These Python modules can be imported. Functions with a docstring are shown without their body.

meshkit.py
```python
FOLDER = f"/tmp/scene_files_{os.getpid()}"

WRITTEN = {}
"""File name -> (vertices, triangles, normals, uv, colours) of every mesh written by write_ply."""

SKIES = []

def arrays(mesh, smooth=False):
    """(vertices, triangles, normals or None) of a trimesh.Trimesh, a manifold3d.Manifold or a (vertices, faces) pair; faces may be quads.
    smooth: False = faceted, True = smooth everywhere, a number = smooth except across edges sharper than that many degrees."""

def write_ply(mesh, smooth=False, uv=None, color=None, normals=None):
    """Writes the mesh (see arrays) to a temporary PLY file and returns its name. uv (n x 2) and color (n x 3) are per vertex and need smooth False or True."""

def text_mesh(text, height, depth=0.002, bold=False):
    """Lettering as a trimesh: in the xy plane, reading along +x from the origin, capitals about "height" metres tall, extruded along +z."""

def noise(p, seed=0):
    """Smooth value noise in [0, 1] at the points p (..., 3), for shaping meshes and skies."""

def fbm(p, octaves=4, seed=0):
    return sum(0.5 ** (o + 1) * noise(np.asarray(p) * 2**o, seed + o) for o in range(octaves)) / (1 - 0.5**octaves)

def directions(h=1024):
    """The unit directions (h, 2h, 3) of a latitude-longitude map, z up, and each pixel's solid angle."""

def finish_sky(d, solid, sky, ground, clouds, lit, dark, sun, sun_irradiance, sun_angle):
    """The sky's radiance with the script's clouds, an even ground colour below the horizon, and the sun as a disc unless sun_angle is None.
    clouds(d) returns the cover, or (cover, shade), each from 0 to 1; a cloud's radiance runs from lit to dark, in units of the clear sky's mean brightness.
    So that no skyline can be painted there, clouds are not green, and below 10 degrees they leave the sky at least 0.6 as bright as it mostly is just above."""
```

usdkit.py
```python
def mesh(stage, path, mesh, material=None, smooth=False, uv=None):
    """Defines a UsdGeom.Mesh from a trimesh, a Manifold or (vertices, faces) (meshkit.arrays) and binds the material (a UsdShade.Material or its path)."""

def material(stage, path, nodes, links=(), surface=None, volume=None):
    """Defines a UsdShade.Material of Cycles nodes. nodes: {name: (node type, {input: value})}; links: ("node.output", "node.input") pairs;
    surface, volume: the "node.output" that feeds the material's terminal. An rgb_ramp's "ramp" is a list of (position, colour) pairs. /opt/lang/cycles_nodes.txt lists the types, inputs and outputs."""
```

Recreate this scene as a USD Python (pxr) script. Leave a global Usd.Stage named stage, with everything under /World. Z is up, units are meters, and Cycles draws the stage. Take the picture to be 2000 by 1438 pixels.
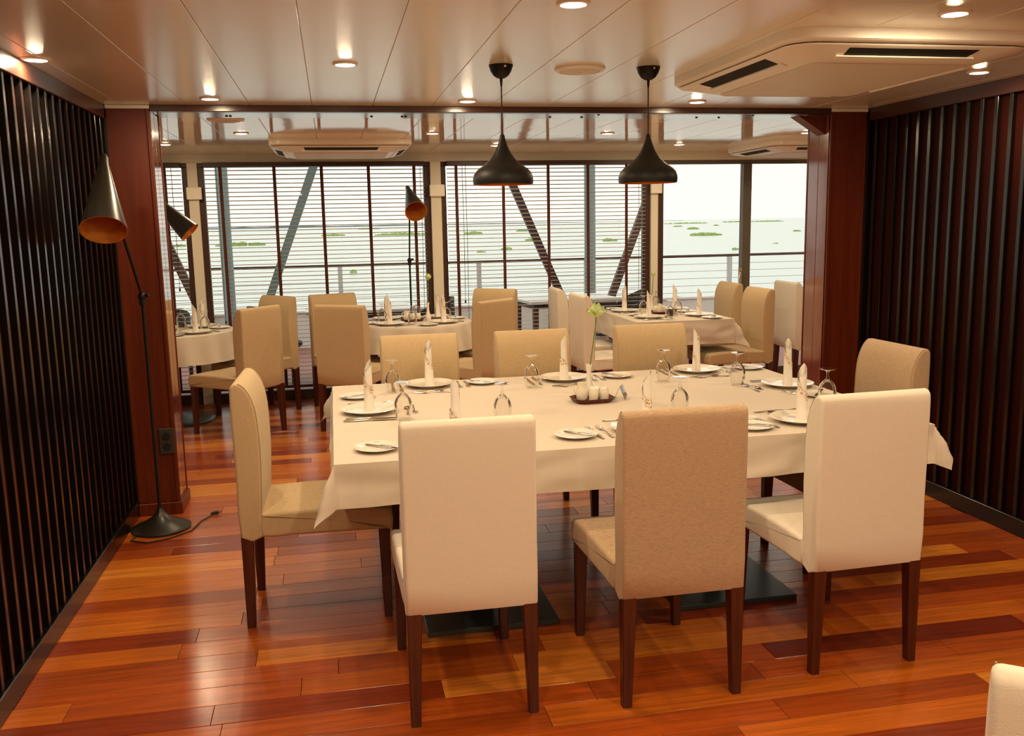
import math, random
import numpy as np, trimesh, manifold3d as m3
from shapely.geometry import Polygon, box as sbox
import usdkit, meshkit
from pxr import Usd, UsdGeom, UsdLux, Gf, Sdf

rng = random.Random(7)
PI = math.pi
stage = Usd.Stage.CreateInMemory()
UsdGeom.SetStageUpAxis(stage, 'Z')
UsdGeom.SetStageMetersPerUnit(stage, 1.0)
UsdGeom.Xform.Define(stage, '/World')

# ---------------------------------------------------------------- camera, sky, exposure
FPX, YAW, PITCH, ROLL, EYE = 1773.31, 0.192278, 0.158506, -0.0192837, 1.62
EXPOSURE = 0.0
LAMP_L = 655.0                        # radiance of the downlights
SKY = (.395, .382, .343)
cy, sy, cp, sp = math.cos(YAW), math.sin(YAW), math.cos(PITCH), math.sin(PITCH)
fwd = np.array([sy * cp, cy * cp, -sp]); rt = np.array([cy, -sy, 0.0]); up = np.cross(rt, fwd)
rt2 = math.cos(ROLL) * rt + math.sin(ROLL) * up
up2 = -math.sin(ROLL) * rt + math.cos(ROLL) * up
cam = UsdGeom.Camera.Define(stage, '/World/camera')
cam.CreateHorizontalApertureAttr(36.0)
cam.CreateVerticalApertureAttr(36.0 * 1438 / 2000)
cam.CreateFocalLengthAttr(FPX / 2000 * 36.0)
cam.CreateClippingRangeAttr(Gf.Vec2f(0.05, 30000))
cam.CreateExposureAttr(EXPOSURE)
M4 = np.eye(4); M4[0, :3] = rt2; M4[1, :3] = up2; M4[2, :3] = -fwd; M4[3, :3] = (0, 0, EYE)
cam.AddTransformOp().Set(Gf.Matrix4d(M4.tolist()))
dome = UsdLux.DomeLight.Define(stage, '/World/sky')
dome.CreateIntensityAttr(1.0)
dome.CreateColorAttr(Gf.Vec3f(*SKY))

# ---------------------------------------------------------------- helpers
used = {}
def numbered(parent, name):
    k = used.get((parent, name), 0); used[(parent, name)] = k + 1
    return name if k == 0 else f'{name}_{k:03d}'
def pathof(p): return '/World' if p is None else str(p.GetPath())
def setd(prim, **kw):
    for k, v in kw.items():
        if v: prim.SetCustomDataByKey(k, v)
def obj(name, mesh, mat, parent=None, smooth=30, **data):
    base = pathof(parent)
    m = usdkit.mesh(stage, base + '/' + numbered(base, name), mesh, MAT[mat], smooth=smooth)
    p = m.GetPrim(); setd(p, **data)
    return p
def thing(name, label=None, category=None, loc=(0, 0, 0), rot=0.0, **data):
    x = UsdGeom.Xform.Define(stage, '/World/' + numbered('/World', name))
    x.AddTranslateOp().Set(Gf.Vec3d(*map(float, loc))); x.AddRotateZOp().Set(float(rot))
    setd(x.GetPrim(), label=label, category=category, **data)
    return x.GetPrim()
def copy_of(src, label, loc, rot=0.0, **data):
    was = src.GetCustomData()
    base = src.GetName()
    if base[-4:-3] == '_' and base[-3:].isdigit(): base = base[:-4]
    r = thing(base, label, was.get('category'), loc, rot, **({'group': was['group']} if 'group' in was else {}) | data)
    r.GetReferences().AddInternalReference(src.GetPath()); r.SetInstanceable(True)
    return r
class Proto:
    """first use builds the thing, later uses make a copy of it"""
    def __init__(s, build): s.build, s.first = build, None
    def put(s, label, loc, rot=0.0, **data):
        if s.first is None:
            s.first = s.build(label, loc, rot, **data); return s.first
        return copy_of(s.first, label, loc, rot, **data)

def cat(ms): return trimesh.util.concatenate([trimesh.Trimesh(*m, process=False) if isinstance(m, tuple) else m for m in ms])
def hull(pts): return trimesh.convex.convex_hull(np.asarray(pts, float))
def box(x0, x1, y0, y1, z0, z1, b=0.0):
    if b <= 0:
        m = trimesh.creation.box([x1 - x0, y1 - y0, z1 - z0]); m.apply_translation([(x0 + x1) / 2, (y0 + y1) / 2, (z0 + z1) / 2]); return m
    P = []
    for x, sx in ((x0, 1), (x1, -1)):
        for y, s_y in ((y0, 1), (y1, -1)):
            for z, sz in ((z0, 1), (z1, -1)):
                P += [(x, y + s_y * b, z + sz * b), (x + sx * b, y, z + sz * b), (x + sx * b, y + s_y * b, z)]
    return hull(P)
def taper(x, y, z0, w0, d0, z1, w1, d1, ox=0, oy=0, b=.003):
    P = []
    for z, w, d, a, c in ((z0, w0, d0, ox, oy), (z1, w1, d1, 0, 0)):
        for sx in (-1, 1):
            for s_y in (-1, 1):
                P += [(x + a + sx * (w / 2 - b), y + c + s_y * d / 2, z), (x + a + sx * w / 2, y + c + s_y * (d / 2 - b), z)]
    return hull(P)
def grid(P, closed_u=False, closed_v=False, caps=False):
    """P (nu, nv, 3): a surface as a trimesh"""
    nu, nv = P.shape[:2]
    iu = np.arange(nu if closed_u else nu - 1); iv = np.arange(nv if closed_v else nv - 1)
    a, b = np.meshgrid(iu, iv, indexing='ij'); a, b = a.ravel(), b.ravel()
    a2, b2 = (a + 1) % nu, (b + 1) % nv
    q = np.stack([a * nv + b, a2 * nv + b, a2 * nv + b2, a * nv + b2], 1)
    f = np.vstack([q[:, [0, 1, 2]], q[:, [0, 2, 3]]])
    V = P.reshape(-1, 3)
    if caps:                                        # close the first and last ring (closed in v)
        n = len(V); V = np.vstack([V, P[0].mean(0), P[-1].mean(0)])
        k = np.arange(nv); k2 = (k + 1) % nv
        f = np.vstack([f, np.stack([np.full(nv, n), k, k2], 1), np.stack([np.full(nv, n + 1), (nu - 1) * nv + k2, (nu - 1) * nv + k], 1)])
    m = trimesh.Trimesh(V, f, process=False)
    return m
def solid(m):
    if m.volume < 0: m.invert()
    return m
def lathe(prof, n=24, c=(0, 0, 0)):
    p = np.asarray(prof, float); a = np.linspace(0, 2 * PI, n, endpoint=False)
    P = np.stack([np.outer(p[:, 0], np.cos(a)), np.outer(p[:, 0], np.sin(a)), np.repeat(p[:, 1:2], n, 1)], -1)
    m = grid(P, closed_v=True); m.merge_vertices(); m.update_faces(m.nondegenerate_faces()); m.apply_translation(c); return m
def frames(pts):
    pts = np.asarray(pts, float); t = np.gradient(pts, axis=0); t /= np.linalg.norm(t, axis=1, keepdims=True)
    ref = np.array([0, 0, 1.0]) if abs(t[0, 2]) < .9 else np.array([1.0, 0, 0])
    n = []
    for k in t:
        v = ref - k * (ref @ k); v /= np.linalg.norm(v); n.append(v); ref = v
    n = np.array(n); return pts, t, n, np.cross(t, n)
def tube(pts, r, n=8):
    pts, t, a, b = frames(pts); r = np.broadcast_to(r, len(pts))
    th = np.linspace(0, 2 * PI, n, endpoint=False)
    P = pts[:, None] + r[:, None, None] * (np.cos(th)[None, :, None] * a[:, None] + np.sin(th)[None, :, None] * b[:, None])
    return solid(grid(P, closed_v=True, caps=True))
def cyl(x, y, z0, z1, r, n=16): return lathe([(0, z0), (r, z0), (r, z1), (0, z1)], n, (x, y, 0))
def loft_y(st, n=10):
    """stations (y, z, half width, half thickness) -> a solid of elliptic sections along y"""
    th = np.linspace(0, 2 * PI, n, endpoint=False)
    P = np.array([[(x * math.cos(a), y, z + h * math.sin(a)) for a in th] for y, z, x, h in st])
    return solid(grid(P, closed_v=True, caps=True))
def pillow(prof, w, r=.012, seg=3, flare=None):
    """closed profile (y, z) extruded along x to width w with rounded edges"""
    p = np.asarray(prof, float)
    if Polygon(p).exterior.is_ccw is False: p = p[::-1]
    d1 = np.roll(p, -1, 0) - p; d0 = p - np.roll(p, 1, 0)
    d1 /= np.linalg.norm(d1, axis=1, keepdims=True); d0 /= np.linalg.norm(d0, axis=1, keepdims=True)
    t = d0 + d1; t /= np.linalg.norm(t, axis=1, keepdims=True); nrm = np.stack([t[:, 1], -t[:, 0]], 1)
    rings = []
    for s in (-1, 1):
        ang = np.linspace(0, PI / 2, seg + 1)
        for a in (ang[::-1] if s < 0 else ang):
            x = s * (w / 2 - r + r * math.sin(a)); q = p - nrm * r * (1 - math.cos(a))
            fx = 1 if flare is None else 1 + flare * (q[:, 0] - p[:, 0].min()) / np.ptp(p[:, 0])
            rings.append(np.stack([x * fx * np.ones(len(q)), q[:, 0], q[:, 1]], 1))
    return solid(grid(np.array(rings), closed_v=True, caps=True))
def smoothp(pts, k=3):
    """Catmull-Rom through a closed list of points"""
    p = np.asarray(pts, float); out = []
    for i in range(len(p)):
        a, b, c, d = p[i - 1], p[i], p[(i + 1) % len(p)], p[(i + 2) % len(p)]
        for t in np.arange(k) / k:
            out.append(.5 * (2 * b + (c - a) * t + (2 * a - 5 * b + 4 * c - d) * t * t + (3 * b - 3 * c + d - a) * t ** 3))
    return np.array(out)
def moved(m, loc=(0, 0, 0), rz=0, rx=0, ry=0):
    m = m.copy(); R = trimesh.transformations.euler_matrix(math.radians(rx), math.radians(ry), math.radians(rz)); m.apply_transform(R); m.apply_translation(loc); return m
def orient(m, a, b):
    """a mesh modelled along +z from 0 to 1 put between the points a and b"""
    a, b = np.array(a, float), np.array(b, float); z = b - a; L = np.linalg.norm(z); z /= L
    x = np.cross([0, 1, 0] if abs(z[1]) < .9 else [1, 0, 0], z); x /= np.linalg.norm(x); y = np.cross(z, x)
    T = np.eye(4); T[:3, 0], T[:3, 1], T[:3, 2], T[:3, 3] = x, y, z * L, a
    m = m.copy(); m.apply_transform(T); return m

# ---------------------------------------------------------------- materials
MAT = {}
def pm(name, base, rough=.5, spec=.5, metal=0.0, coat=0.0, coat_r=.1, var=None, bump=None, sheen=0.0, trans=0.0, emit=None, emit_s=0.0, sss=0.0):
    """principled; var = (other colour, (sx, sy, sz), detail, low, high, space); bump = ((sx, sy, sz), strength, distance)"""
    n = {'p': ('principled_bsdf', dict(base_color=base, roughness=rough, specular_ior_level=spec, metallic=metal, coat_weight=coat, coat_roughness=coat_r, sheen_weight=sheen, transmission_weight=trans))}
    if emit: n['p'][1].update(emission_color=emit, emission_strength=emit_s)
    L = []
    if var:
        c2, sc, det, lo, hi, space = var
        n['tc'] = ('texture_coordinate', {}) if space == 'object' else ('geometry', {})
        n['mp'] = ('mapping', dict(scale=sc))
        n['nz'] = ('noise_texture', dict(scale=1.0, detail=det, roughness=.6))
        n['rp'] = ('rgb_ramp', dict(ramp=[(0, base), (lo, base), (hi, c2), (1, c2)]))
        L += [('tc.' + space, 'mp.vector'), ('mp.vector', 'nz.vector'), ('nz.fac', 'rp.fac'), ('rp.color', 'p.base_color')]
    if bump:
        sc, st, di = bump
        n['tb'] = ('texture_coordinate', {}); n['mb'] = ('mapping', dict(scale=sc))
        n['nb'] = ('noise_texture', dict(scale=1.0, detail=2.0, roughness=.5))
        n['bp'] = ('bump', dict(strength=st, distance=di))
        L += [('tb.object', 'mb.vector'), ('mb.vector', 'nb.vector'), ('nb.fac', 'bp.height'), ('bp.normal', 'p.normal')]
    MAT[name] = usdkit.material(stage, '/World/Looks/' + name, n, L, surface='p.BSDF')
pm('linen', (.59, .435, .25), .85, .2, var=((.51, .37, .21), (60, 60, 500), 2, .4, .7, 'object'), bump=((500, 500, 500), .35, .002), sheen=.15)
pm('linen_tan', (.54, .385, .245), .85, .2, var=((.43, .295, .18), (70, 70, 520), 2, .4, .7, 'object'), bump=((420, 420, 420), .5, .002), sheen=.15)
pm('linen_light', (.82, .75, .63), .85, .2, var=((.78, .71, .59), (60, 60, 500), 2, .4, .7, 'object'), bump=((500, 500, 500), .3, .002), sheen=.15)
pm('linen_seam', (.50, .41, .27), .85, .2)
pm('leg_wood', (.085, .018, .008), .32, .5, var=((.05, .010, .005), (60, 60, 4), 3, .35, .7, 'object'))
pm('pillar_wood', (.135, .020, .0045), .36, .4, var=((.095, .013, .003), (55, 55, 1.6), 4, .35, .7, 'position'))
pm('pillar_face', (.17, .050, .034), .10, .8, coat=1.0, coat_r=.08, var=((.24, .07, .042), (70, 70, 1.6), 4, .35, .7, 'position'))
pm('beam_wood', (.050, .016, .010), .25, .5)
pm('slat_wood', (.006, .004, .0035), .20, .6, var=((.004, .003, .003), (90, 90, 2), 3, .35, .7, 'position'))
pm('backing_wood', (.028, .004, .002), .50, .06, var=((.016, .003, .002), (30, 30, 1.2), 3, .3, .7, 'position'))
pm('ceiling_front', (.92, .86, .72), .24, .6, coat=.6, coat_r=.2, bump=((900, 900, 900), .05, .001))
pm('ceiling_rear', (.86, .80, .67), .07, .2, bump=((1.8, 1.8, 1.8), .12, .02))
pm('cream_paint', (.76, .70, .58), .45, .4)
pm('white_plastic', (.90, .85, .74), .35, .5)
pm('grille_plastic', (.74, .68, .56), .5, .4, bump=((4, 260, 4), .5, .003))
pm('dark_void', (.02, .018, .015), .7, .2)
pm('cloth', (.66, .585, .49), .8, .2, bump=((7, 7, 7), .12, .02), sheen=.1)
pm('napkin', (.88, .83, .76), .8, .2, bump=((90, 90, 90), .12, .003))
pm('lace', (.86, .80, .72), .8, .2, var=((.50, .29, .14), (170, 170, 170), 1, .5, .56, 'object'))
pm('porcelain', (.88, .84, .75), .12, .6, coat=.4, coat_r=.05)
pm('cream_ceramic', (.85, .80, .66), .25, .5)
pm('gold_print', (.55, .36, .08), .3, .5, metal=.6)
pm('steel', (.62, .58, .52), .16, .5, metal=1.0)
pm('dark_steel', (.045, .062, .060), .30, .5, metal=.3)
pm('rail_steel', (.62, .64, .66), .35, .5)
pm('wicker', (.16, .028, .014), .5, .4, var=((.06, .010, .006), (160, 160, 160), 1, .4, .6, 'object'), bump=((160, 160, 160), .5, .004))
pm('lamp_black', (.008, .008, .007), .5, .3)
pm('lamp_bronze', (.013, .011, .007), .32, .5)
pm('copper', (.85, .36, .06), .42, .5, metal=.6, var=((.60, .20, .03), (14, 14, 30), 3, .35, .7, 'object'))
pm('bulb', (.9, .85, .75), .3, .5)
pm('window_brown', (.055, .022, .016), .42, .4)
pm('door_frame', (.12, .10, .075), .4, .5)
pm('blind_slat', (.50, .47, .43), .45, .4)
pm('blind_tape', (.085, .026, .018), .7, .2)
pm('column_blue', (.22, .31, .33), .4, .5)
pm('brace_teal', (.12, .20, .20), .4, .5)
pm('brace_brown', (.06, .025, .02), .5, .4)
pm('deck_wood', (.36, .16, .13), .5, .4, var=((.28, .11, .09), (2, 40, 40), 3, .35, .7, 'position'))
pm('deck_white', (.80, .80, .78), .5, .4)
pm('dark_wicker', (.022, .022, .022), .6, .4, bump=((120, 120, 120), .6, .006))
pm('teak', (.10, .045, .025), .5, .4)
pm('petal', (.70, .76, .42), .55, .3, var=((.50, .66, .22), (30, 30, 14), 2, .35, .7, 'object'))
pm('stem', (.18, .23, .06), .5, .4)
pm('acrylic', (.9, .88, .82), .1, .5, trans=.85)
pm('shore', (.16, .22, .25), .9, .1)
pm('hyacinth', (.24, .40, .10), .8, .2, var=((.40, .52, .22), (1.2, 1.2, 3), 3, .35, .7, 'object'))
pm('cable_black', (.02, .015, .012), .5, .4)
pm('bolt', (.02, .02, .02), .5, .4)
pm('socket', (.05, .04, .03), .4, .4)
pm('subfloor', (.035, .010, .004), .7, .2)
pm('gasket', (.30, .26, .20), .6, .3)
pm('seam_white', (.86, .82, .72), .4, .4)
MAT['lens'] = usdkit.material(stage, '/World/Looks/lens', {'e': ('emission', dict(color=(1, .775, .49), strength=LAMP_L))}, [], surface='e.emission')
# clear thin glass: transparent, with mirror reflection by Fresnel
def thin_glass(name, tint, ior, gain=1.0):
    MAT[name] = usdkit.material(stage, '/World/Looks/' + name, {
        't': ('transparent_bsdf', dict(color=tint)), 'g': ('glossy_bsdf', dict(color=(.95, .95, .95), roughness=.02)),
        'f': ('fresnel', dict(IOR=ior)), 'k': ('math', dict(math_type='multiply', value2=gain, use_clamp=True)), 'm': ('mix_closure', {})},
        [('f.fac', 'k.value1'), ('k.value', 'm.fac'), ('t.BSDF', 'm.closure1'), ('g.BSDF', 'm.closure2')], surface='m.closure')
thin_glass('pane_glass', (.97, .98, .97), 1.45)
thin_glass('goblet_glass', (.985, .98, .97), 1.38, .8)
# water: bright overcast reflection over pale lake water
MAT['water'] = usdkit.material(stage, '/World/Looks/water', {
    'ge': ('geometry', {}), 'mp': ('mapping', dict(scale=(.25, .9, .3))), 'nz': ('noise_texture', dict(scale=1.0, detail=4.0, roughness=.6)),
    'bp': ('bump', dict(strength=.25, distance=.12)), 'p': ('principled_bsdf', dict(base_color=(.57, .67, .66), roughness=.22, specular_ior_level=.5))},
    [('ge.position', 'mp.vector'), ('mp.vector', 'nz.vector'), ('nz.fac', 'bp.height'), ('bp.normal', 'p.normal')], surface='p.BSDF')
# floor boards: several tones of varnished red timber, grain along x
TONES = [(0.375, 0.065, 0.005), (0.5, 0.107, 0.008), (0.625, 0.163, 0.013), (0.75, 0.247, 0.029), (0.275, 0.036, 0.004), (0.438, 0.078, 0.007), (0.575, 0.133, 0.01), (0.175, 0.018, 0.003), (0.688, 0.208, 0.019)]
for i, c in enumerate(TONES):
    d = tuple(x * .62 for x in c)
    MAT[f'board{i}'] = usdkit.material(stage, f'/World/Looks/board{i}', {
        'ge': ('geometry', {}), 'mp': ('mapping', dict(scale=(2.2, 46, 1), location=(i * 3.7, i * 9.1, 0))),
        'nz': ('noise_texture', dict(scale=1.0, detail=5.0, roughness=.62, distortion=.6)),
        'rp': ('rgb_ramp', dict(ramp=[(0, d), (.34, d), (.62, c), (1, tuple(min(1, x * 1.12) for x in c))])),
        'p': ('principled_bsdf', dict(roughness=.4, specular_ior_level=.15, coat_weight=.9, coat_roughness=.20, coat_ior=1.5))},
        [('ge.position', 'mp.vector'), ('mp.vector', 'nz.vector'), ('nz.fac', 'rp.fac'), ('rp.color', 'p.base_color')], surface='p.BSDF')

# ---------------------------------------------------------------- the room
C = 2.285                       # ceiling
XL, XR = -1.155, 3.348          # slatted walls of the front room
YP0, YP1 = 5.335, 5.60         # the opening between the rooms: front and back of the pillars
XPL, XPR = -0.925, 3.092        # its clear width
YW = 8.75                       # window line
RXL, RXR = -3.0, 6.3            # rear room
YB = -2.8                       # wall behind the camera
S = dict(kind='structure')

# floor boards along x, each its own mesh; the farther and unseen ones joined
floor = thing('floor', **S)
obj('subfloor', box(RXL, RXR, YB, YW, -.06, -.012), 'subfloor', floor, smooth=False)
boards = []
PW = .1300
rows = int((YW - YB) / PW) + 1
for r in range(rows):
    y0 = YB + r * PW; y1 = min(y0 + PW, YW)
    a, b = (XL, XR) if y1 < YP0 else (RXL, RXR)
    x = a - rng.uniform(0, .9)
    while x < b:
        L = rng.choice((.62, .78, .92, .92, 1.1, 1.25))
        x0, x1 = max(x, a), min(x + L, b)
        if x1 - x0 > .02: boards.append((x0, x1, y0, y1, rng.choices(range(9), (10, 10, 8, 5, 8, 10, 8, 4, 5))[0]))
        x += L
def seen(bd):
    x, y = np.clip(0, bd[0], bd[1]), (bd[2] + bd[3]) / 2
    return y > 2.2 and bd[0] < .72 * y + .1 and bd[1] > -.42 * y - .1
near = sorted([b for b in boards if seen(b)], key=lambda b: b[2])[:290]
ids = set(map(id, near)); rest = {}
for bd in boards:
    g = .0012
    m = box(bd[0] + g * .7, bd[1] - g * .7, bd[2] + g, bd[3] - g, -.014, 0, .0008)
    if id(bd) in ids: obj('plank', m, f'board{bd[4]}', floor, smooth=False)
    else: rest.setdefault(bd[4] % 3, []).append(m)
for k, ms in rest.items(): obj('far_planks', cat(ms), f'board{k * 2 + 1}', floor, smooth=False, kind='stuff')

# ceiling panels run along y; joints are recessed
ceiling = thing('ceiling', **S)
obj('backing', box(RXL, RXR, YB, YW, C + .006, C + .04), 'seam_white', ceiling, smooth=False)
def panels(xs, y0, y1, mat, a, b):
    for x in xs:
        x0, x1 = max(x, a), min(x + .333, b)
        if x1 - x0 > .03: obj('ceiling_panel', box(x0 + .0016, x1 - .0016, y0, y1, C, C + .006, .0012), mat, ceiling, smooth=False)
panels([.266 + .333 * k for k in range(-6, 10)], YB, YP0, 'ceiling_front', XL - .03, XR + .03)
panels([.266 + .333 * k for k in range(-10, 19)], YP0 + .1, YW, 'ceiling_rear', RXL, RXR)

# slatted side walls
def slat_wall(name, x, sgn, dark):
    w = thing(name, **S)
    obj('backing_panel', box(min(x, x - sgn * .03) - (.0 if sgn > 0 else 0), max(x, x - sgn * .03), YB, YP1, 0, C), 'backing_wood', w, smooth=False)
    y = 3.675 - .1055 * 62
    while y < YP0 - .02:
        if y > YB + .05: obj('slat', box(min(x, x + sgn * .022), max(x, x + sgn * .022), y - .013, y + .013, .09, C - .075, .002), 'slat_wood', w, smooth=False)
        y += .1055
    obj('top_rail', box(min(x, x + sgn * .034), max(x, x + sgn * .034), YB, YP0, C - .075, C, .003), 'beam_wood', w, smooth=False)
    obj('end_stile', box(min(x, x + sgn * .034), max(x, x + sgn * .034), YP0 - .03, YP1, 0, C), 'slat_wood', w, smooth=False)
    obj('bottom_rail', box(min(x, x + sgn * .034), max(x, x + sgn * .034), YB, YP0, 0, .09, .003), 'slat_wood', w, smooth=False)
slat_wall('wall_left', XL - .028, 1, False)
slat_wall('wall_right', XR + .028, -1, True)
obj('wall_rear', box(XL - .1, XR + .1, YB - .1, YB, 0, C), 'cream_paint', smooth=False, **S)
for nm, x0, x1 in (('wall_partition_left', RXL, XL - .064), ('wall_partition_right', XR + .064, RXR)):
    obj(nm, box(x0, x1, YP0, YP1, 0, C), 'cream_paint', smooth=False, **S)
obj('wall_side_left', box(RXL - .1, RXL, YP0, YW, 0, C), 'cream_paint', smooth=False, **S)
obj('wall_side_right', box(RXR, RXR + .1, YP0, YW, 0, C), 'cream_paint', smooth=False, **S)

# pillars that frame the opening
def pillar(label, x0, x1, xin, sgn):
    p = thing('pillar', label, 'pillar', ((x0 + x1) / 2, (YP0 + YP1) / 2, 0))
    ox, oy = (x0 + x1) / 2, (YP0 + YP1) / 2
    def lb(a, b, c, d, e, f, bv=.003): return box(min(a, b) - ox, max(a, b) - ox, c - oy, d - oy, e, f, bv)
    obj('front_panel', lb(x0, x1, YP0, YP0 + .02, .07, C - .02), 'pillar_wood', p, smooth=False)
    obj('edge_trim', lb(xin, xin - sgn * .022, YP0 - .006, YP0 + .016, 0, C - .02, .004), 'pillar_wood', p, smooth=False)
    obj('reveal_panel', lb(xin - sgn * .004, xin - sgn * .03, YP0 + .016, YP0 + .135, 0, C - .03), 'pillar_face', p, smooth=False)
    obj('reveal_panel', lb(xin - sgn * .004, xin - sgn * .03, YP0 + .137, YP1 - .002, 0, C - .03), 'pillar_face', p, smooth=False)
    obj('core', lb(x0 + sgn * .0, x1 - sgn * .0, YP0 + .02, YP1, 0, C - .02, .0) if False else box(min(x0, x1) + .032 - ox, max(x0, x1) - .032 - ox, YP0 + .02 - oy, YP1 - oy, 0, C - .02), 'pillar_wood', p, smooth=False)
    obj('rear_panel', lb(x0, x1, YP1 - .004, YP1 + .012, 0, C - .02), 'pillar_wood', p, smooth=False)
    obj('baseboard', lb(x0, xin + sgn * .012, YP0 - .014, YP1 + .014, 0, .07, .004), 'pillar_wood', p, smooth=False)
    obj('top_cap', lb(x0, x1, YP0 - .012, YP0 + .02, C - .02, C - .001), 'seam_white', p, smooth=False)
    return p, ox, oy
pillar('dark red timber pillar on the left of the opening, behind the black floor lamp', XL, XPL, XPL, 1)
pr, ox, oy = pillar('dark red timber pillar on the right of the opening, with a small corner bracket', XPR, XR, XPR, -1)
tri = trimesh.creation.extrude_polygon(Polygon([(0, 0), (-.19, 0), (0, -.115)]), .10)
tri.apply_transform(trimesh.transformations.rotation_matrix(PI / 2, [1, 0, 0]))
obj('corner_bracket', moved(tri, (XPR - ox, YP0 + .16 - oy, C - .035)), 'pillar_wood', pr, smooth=False)

# beam over the opening: dark front board and a bare metal soffit with bolts
bm = thing('beam', 'dark brown beam across the top of the opening with a metal underside', 'beam', (1.0, YP0, C))
obj('front_board', box(XPL - 1.0, XPR - 1.0, -.01, .05, -.034, 0, .003), 'beam_wood', bm, smooth=False)
pm('soffit_metal', (.52, .52, .50), .14, .6, metal=.35)
obj('soffit', box(XPL - 1.0, XPR - 1.0, .05, .33, -.030, -.004, .002), 'soffit_metal', bm, smooth=False)
for x in (-.55, -.53, .27, .45, .47, 1.35, 1.55, 1.62, 2.3, 2.45, 2.62):
    obj('bolt', cyl(x - 1.0, .10 + .13 * (int(x * 100) % 2), -.035, -.028, .008, 8), 'bolt', bm)

# ---------------------------------------------------------------- window wall
trim = obj('trim_1', box(RXL, RXR, YW - .02, YW + .06, 2.205, C), 'cream_paint', smooth=False, **S)
COLS = ((-1.236, -1.147), (.945, 1.045), (3.13, 3.205))
for k, (a, b) in enumerate(COLS):
    c = thing('wall_column', ('cream painted column at the left edge of the left wide blind', 'cream painted column between the two wide blinds', 'cream painted column between the right blind and the sliding door')[k], 'column', ((a + b) / 2, YW, 0))
    h = (b - a) / 2
    obj('post', box(-h, h, -.05, .06, 0, 2.205, .004), 'cream_paint', c, smooth=False)
    obj('junction_box', box(-h - .012, h + .03, -.085, -.05, 1.88, 1.99, .006), 'white_plastic', c, smooth=False)
def window(n, x0, x1, mat, jl, jr, mull=(), bot=.09):
    w = thing(f'window_{n}', **S)
    y0, y1 = YW - .015, YW + .045
    obj('frame', box(x0, x1, y0, y1, 2.165, 2.205, .003), mat, w, smooth=False)
    obj('sill', box(x0, x1, y0, y1, 0, bot, .003), mat, w, smooth=False)
    obj('frame', box(x0, x0 + jl, y0, y1, bot, 2.165, .003), mat, w, smooth=False)
    obj('frame', box(x1 - jr, x1, y0, y1, bot, 2.165, .003), mat, w, smooth=False)
    xs = [x0 + jl] + [v for m in mull for v in m] + [x1 - jr]
    for m in mull: obj('mullion', box(m[0], m[1], y0 - .02, y1, bot, 2.165, .003), mat, w, smooth=False)
    for a, b in zip(xs[::2], xs[1::2]): obj('pane', box(a, b, YW + .016, YW + .022, bot, 2.165), 'pane_glass', w, smooth=False)
    return w
window(1, -2.95, -1.236, 'window_brown', .05, .05)
window(2, -1.147, .945, 'window_brown', .05, .06)
window(3, 1.045, 3.13, 'window_brown', .05, .07)
w4 = window(4, 3.205, 6.25, 'door_frame', .045, .05, ((4.115, 4.205),), .075)
obj('jamb', box(3.205, 3.262, YW - .04, YW - .015, 0, 2.205), 'window_brown', w4, smooth=False)
hb = cat([box(4.075, 4.115, YW - .05, YW - .03, .97, 1.13, .004), tube([(4.09, YW - .05, 1.08), (4.085, YW - .085, 1.07), (4.072, YW - .088, 1.04), (4.065, YW - .088, .92)], .011)])
obj('door_handle', hb, 'steel', w4)

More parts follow.
